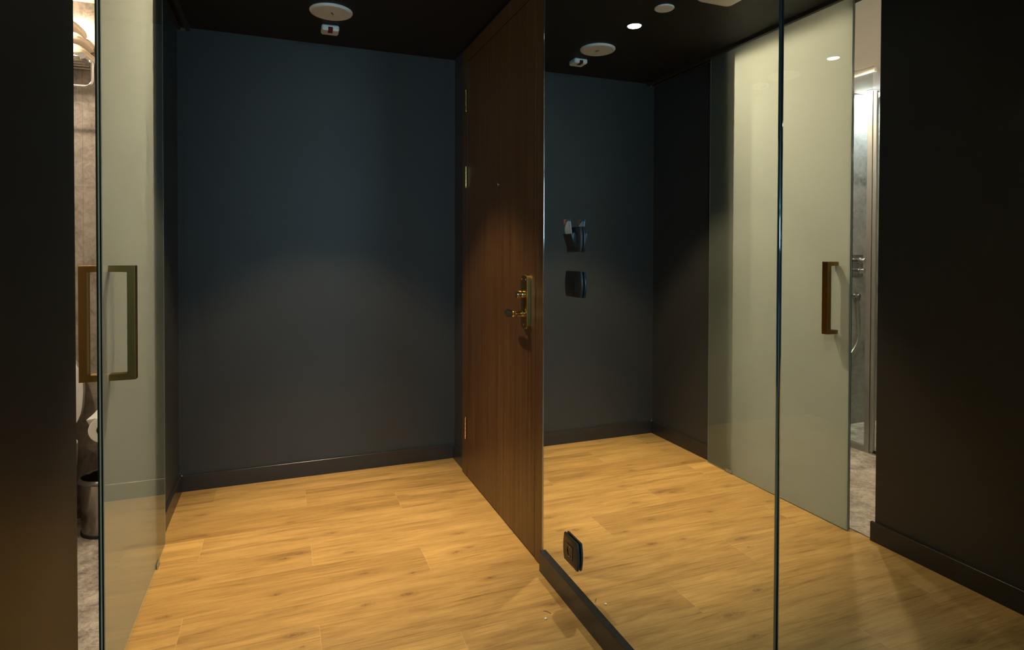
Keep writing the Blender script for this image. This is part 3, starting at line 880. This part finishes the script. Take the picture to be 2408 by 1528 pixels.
# lid raised: egg outline in XZ, leaning slightly
def lidring(y, ins):
    r = []
    for k in range(36):
        a = 2 * PI * k / 36; c_, s_ = math.cos(a), math.sin(a)
        x = (.186 - ins) * abs(c_) ** .8 * (1 if c_ > 0 else -1)
        z = .6350 + (.212 - ins) * (abs(s_) ** (.62 if s_ < 0 else 1)) * (1 if s_ > 0 else -1)
        r.append((TX + x, y + (z - .42) * .115, z))
    return r
loft(bm, [lidring(-.300, .006), lidring(-.297, 0), lidring(-.262, 0), lidring(-.256, .008)])
finish('lid', bm, 'ceramic', t, smooth=True)
# flush plate not visible; cistern box behind lid
# toilet paper
RX, RZ, RR = -0.1450, 0.592, 0.0515
t = thing('toilet_paper_holder', 'chrome paper holder fixed to the bathroom wall', 'paper holder', (-.087, -0.78, RZ))
bm = bmesh.new()
tube(bm, [(-.088, -0.735, RZ + .03), (-.125, -0.735, RZ + .03), (-.140, -0.735, RZ + .022), (RX, -0.738, RZ + .012), (RX, -0.75, RZ + .012), (RX, -.835, RZ + .012)], .006, 12)
finish('holder_arm', bm, 'chrome', t, smooth=True)
bm = bmesh.new(); lathe(bm, [(.022, -.0875), (.022, -.093), (.018, -.095)], (0, -0.735, RZ + .03), 'X', 24)
finish('wall_rose', bm, 'chrome', t, smooth=True)
t = thing('toilet_roll', 'white toilet paper roll with its loose end folded up', 'toilet paper', (RX, -.80, RZ))
bm = bmesh.new()
n = 56
def ring(r, y): return [(RX + r * math.cos(2 * PI * k / n), y, RZ + r * math.sin(2 * PI * k / n)) for k in range(n)]
loft(bm, [ring(.0235, -.760), ring(RR - .002, -.760), ring(RR, -.762), ring(RR, -.858), ring(RR - .0015, -.860), ring(.0235, -.860)], cap0=False, cap1=False)
finish('paper', bm, 'paper', t, smooth=True)
bm = bmesh.new(); loft(bm, [ring(.0233, -.761), ring(.0233, -.859), ring(.0220, -.859), ring(.0220, -.761)], cap0=False, cap1=False)
finish('cardboard_core', bm, 'core', t, smooth=True)
bm = bmesh.new()
# folded triangular end
g = []
for i in range(7):
    u = i / 6
    row = []
    for j in range(7):
        v = j / 6
        y = -.860 + .098 * v
        x = RX - RR * .75 + (.075) * u * (1) + .004 * math.sin(3 * v)
        z = RZ + RR * .80 + .004 + (.040 * v * (1 - .2 * u)) * (0.55 + .45 * u) + .010 * u
        x += -.018 * (1 - u) * (1 - v)
        row.append(bm.verts.new((x, y, z)))
    g.append(row)
for i in range(6):
    for j in range(6): bm.faces.new((g[i][j], g[i + 1][j], g[i + 1][j + 1], g[i][j + 1]))
# strip leading from the roll up to the fold
a = []
for j in range(7):
    v = j / 6; y = -.860 + .098 * v
    a.append((bm.verts.new((RX - RR * .90, y, RZ + RR * .47)), g[0][j]))
for j in range(6): bm.faces.new((a[j][0], a[j][1], a[j + 1][1], a[j + 1][0]))
bmesh.ops.solidify(bm, geom=bm.faces[:], thickness=.0006)
finish('loose_sheet', bm, 'paper', t, smooth=True)
# bin
BX, BY = -0.247, -0.373
t = thing('waste_bin', 'small round brushed steel waste bin on the bathroom floor', 'waste bin', (BX, BY, 0))
bm = bmesh.new()
lathe(bm, [(0.098, 0.0), (0.1015, 0.002), (0.1015, 0.014), (0.0975, 0.016)], (BX, BY, 0), 'Z', 64)
finish('base_ring', bm, 'rubber', t, smooth=True)['label'] = 'black rubber base ring'
bm = bmesh.new()
lathe(bm, [(0.0975, 0.016), (0.0985, 0.10), (0.1005, 0.238), (0.1005, 0.240)], (BX, BY, 0), 'Z', 64, cap0=True, cap1=False)
finish('body', bm, 'steel', t, smooth=True)
bm = bmesh.new()
lathe(bm, [(0.1005, 0.240), (0.106, 0.2405), (0.110, 0.244), (0.109, 0.250), (0.103, 0.2600), (0.0985, 0.2615), (0.0975, 0.2600), (0.0970, 0.235)], (BX, BY, 0), 'Z', 64, cap0=False, cap1=False)
finish('rim', bm, 'chrome_dark', t, smooth=True)
bm = bmesh.new()
n = 64; rr = []
for r, z in ((.0972, .256), (.094, .225), (.086, .15), (.06, .07), (.001, .055)):
    rr.append([(BX + (r + .004 * math.sin(9 * k * 2 * PI / n + z * 40) * (1 if r < .09 else .2)) * math.cos(2 * PI * k / n), BY + (r + .004 * math.sin(7 * k * 2 * PI / n + 2)* (1 if r < .09 else .2)) * math.sin(2 * PI * k / n), z + .006 * math.sin(5 * k * 2 * PI / n) * (r < .09)) for k in range(n)])
loft(bm, rr, cap0=False, cap1=True)
finish('bin_liner', bm, 'bag', t, smooth=True)
# towel rack
SZ = 2.172; SXr = -0.311; SYf = -0.445
t = thing('towel_rack', 'chrome towel rack high on the bathroom wall above the toilet', 'towel rack', (-0.56, -0.19, SZ))
for x in (SXr, SXr - .52):
    bm = bmesh.new(); lathe(bm, [(0.0, SYf - .004), (.0125, SYf - .004), (.014, SYf - .002), (.014, -0.1905)], (x, 0, SZ), 'Y', 28, cap0=False)
    finish('side_tube', bm, 'chrome_dark', t, smooth=True)
for k in range(5):
    y = SYf + .018 + k * .052
    bm = bmesh.new(); tube(bm, [(SXr - .52, y, SZ + .002), (SXr, y, SZ + .002)], .0045, 10)
    finish('shelf_rail', bm, 'chrome', t, smooth=True)
bm = bmesh.new()
ux, uy, zt, zb, rb = -0.268, -.40, SZ - .012, SZ - .122, .028
ux = SXr + .0255
path = [(SXr + .004, uy, SZ - .010), (ux - .006, uy, SZ - .011), (ux - .001, uy, SZ - .016), (ux, uy, SZ - .024)]
path += [(ux - rb + rb * math.cos(math.radians(a)), uy, zb + rb + rb * math.sin(math.radians(a))) for a in range(0, -91, -10)]
x2 = SXr - .55
path += [(x2 + rb + rb * math.cos(math.radians(a)), uy, zb + rb + rb * math.sin(math.radians(a))) for a in range(-90, -181, -10)]
path += [(x2, uy, zt)]
tube(bm, path, .0068, 14)
finish('towel_rail', bm, 'chrome', t, smooth=True)
# towels: thick rolled/folded stack
def towel(name, label, x0, x1, z0, th, folds, y0=-.425, y1=-.205, lean=0.0, seed=0):
    bm = bmesh.new(); rnd = random.Random(seed)
    nx = 60; ny = 24
    rings = []
    for j in range(ny + 1):
        v = j / ny; y = y0 + (y1 - y0) * v
        endr = math.sqrt(max(0, 1 - (abs(2 * v - 1)) ** 6)) * .12 + .88
        r = []
        for k in range(nx):
            a = 2 * PI * k / nx
            c_, s_ = math.cos(a), math.sin(a)
            x = (x0 + x1) / 2 + (x1 - x0) / 2 * (abs(c_) ** .45) * (1 if c_ > 0 else -1) * endr
            zz = th / 2 * (abs(s_) ** .6) * (1 if s_ > 0 else -1) * endr
            crease = .0035 * math.sin(folds * (zz / th) * 2 * PI + 1.3 * math.sin(v * 3 + seed)) * abs(c_) ** 2
            x += crease * (1 if c_ > 0 else -1)
            lump = .0025 * math.sin(x * 31 + v * 4 + seed) + .002 * math.sin(v * 9 + x * 12)
            z = z0 + th / 2 + zz + (lump if s_ > 0 else 0) + lean * (x - x0)
            r.append((x, y, z))
        rings.append(r)
    loft(bm, rings)
    return tag(finish(name, bm, 'towel', smooth=True), label, 'towel', 'folded towels on the rack')
towel('folded_towel', 'folded cream towel lying lowest on the chrome rack', SXr - .47, SXr + .004, SZ + .0085, .056, 3, seed=1)
towel('folded_towel', 'folded cream towel in the middle of the stack on the rack', SXr - .46, SXr - .006, SZ + .0690, .050, 3, seed=2)
towel('folded_towel', 'folded cream towel topmost on the rack', SXr - .45, SXr - .034, SZ + .1235, .056, 3, seed=4)
# shower screen
SX = -1.064
t = thing('shower_screen', 'clear glass shower screen with grey aluminium posts', 'shower screen', (SX, -.85, 0))
bm = bmesh.new(); box(bm, SX - .004, SX + .004, -0.872, -0.362, .030, 2.470)
finish('fixed_glass', bm, 'glass', t)
bm = bmesh.new(); box(bm, SX - .012, SX + .012, -0.895, -0.361, 2.462, 2.4995, bevel=.001, seg=1)
finish('head_rail', bm, 'white', t)
bm = bmesh.new(); box(bm, SX - .012, SX + .012, -0.862, -0.361, .0005, .038, bevel=.001, seg=1)
finish('sill_rail', bm, 'alu', t)
bm = bmesh.new(); box(bm, SX - .013, SX + .013, -0.885, -0.850, .0, 2.345, bevel=.002, seg=2)
finish('post', bm, 'alu', t)
bm = bmesh.new(); box(bm, SX - .003, SX + .003, -1.62, -0.905, .018, 2.335)
dg = finish('glass_door', bm, 'glass', t)
bm = bmesh.new(); box(bm, SX - .011, SX + .011, -0.912, -0.889, .014, 2.340, bevel=.003, seg=2)
finish('door_stile', bm, 'alu', dg)
bm = bmesh.new(); box(bm, SX - .008, SX + .008, -1.62, -0.905, .008, .024)
finish('bottom_seal', bm, 'rubber', dg)
# shower mixer
t = thing('shower_mixer', 'square chrome shower mixer plate with two handles on the grey tiles', 'shower mixer', (-1.575, -.36, 1.20))
bm = bmesh.new(); box(bm, -1.64, -1.51, -.369, -.3605, 1.118, 1.285, bevel=.004)
finish('face_plate', bm, 'chrome_dark', t)
for z in (1.240, 1.165):
    bm = bmesh.new()
    lathe(bm, [(.025, -.3695), (.025, -.385), (.019, -.387), (.019, -.420), (.017, -.424)], (-1.585, 0, z), 'Y', 28)
    box(bm, -1.590, -1.545, -.421, -.409, z - .006, z + .006, bevel=.002)
    finish('mixer_handle', bm, 'chrome', t, smooth=True)
t = thing('hand_shower_hose', 'silver shower hose hanging from a round wall outlet below the mixer', 'shower hose', (-1.565, -.36, .97))
bm = bmesh.new()
lathe(bm, [(.031, -.3605), (.031, -.367), (.027, -.371), (.018, -.371), (.018, -.395), (.015, -.399)], (-1.565, 0, .972), 'Y', 32)
lathe(bm, [(.011, .938), (.012, .945), (.012, .962)], (-1.565, -.388, 0), 'Z', 20)
finish('wall_outlet', bm, 'chrome_dark', t, smooth=True)
bm = bmesh.new()
pts = []
for i in range(31):
    s = i / 30
    z = .938 - .47 * math.sin(s * PI * .5) if s < 1 else .468
    x = -1.565 - .018 * math.sin(s * PI) + .14 * (s ** 3.2)
    pts.append((x, -.388, .938 - .46 * s))
pts2 = []
for i in range(31):
    s = i / 30
    x = -1.565 - .016 * math.sin(min(1, s * 1.25) * PI) + .20 * max(0, s - .45) ** 2 * 3.2
    pts2.append((x, -.388, .938 - .50 * s + .06 * max(0, s - .7) ** 2 * 4))
tube(bm, pts2, .0068, 12)
finish('hose', bm, 'chrome', t, smooth=True)
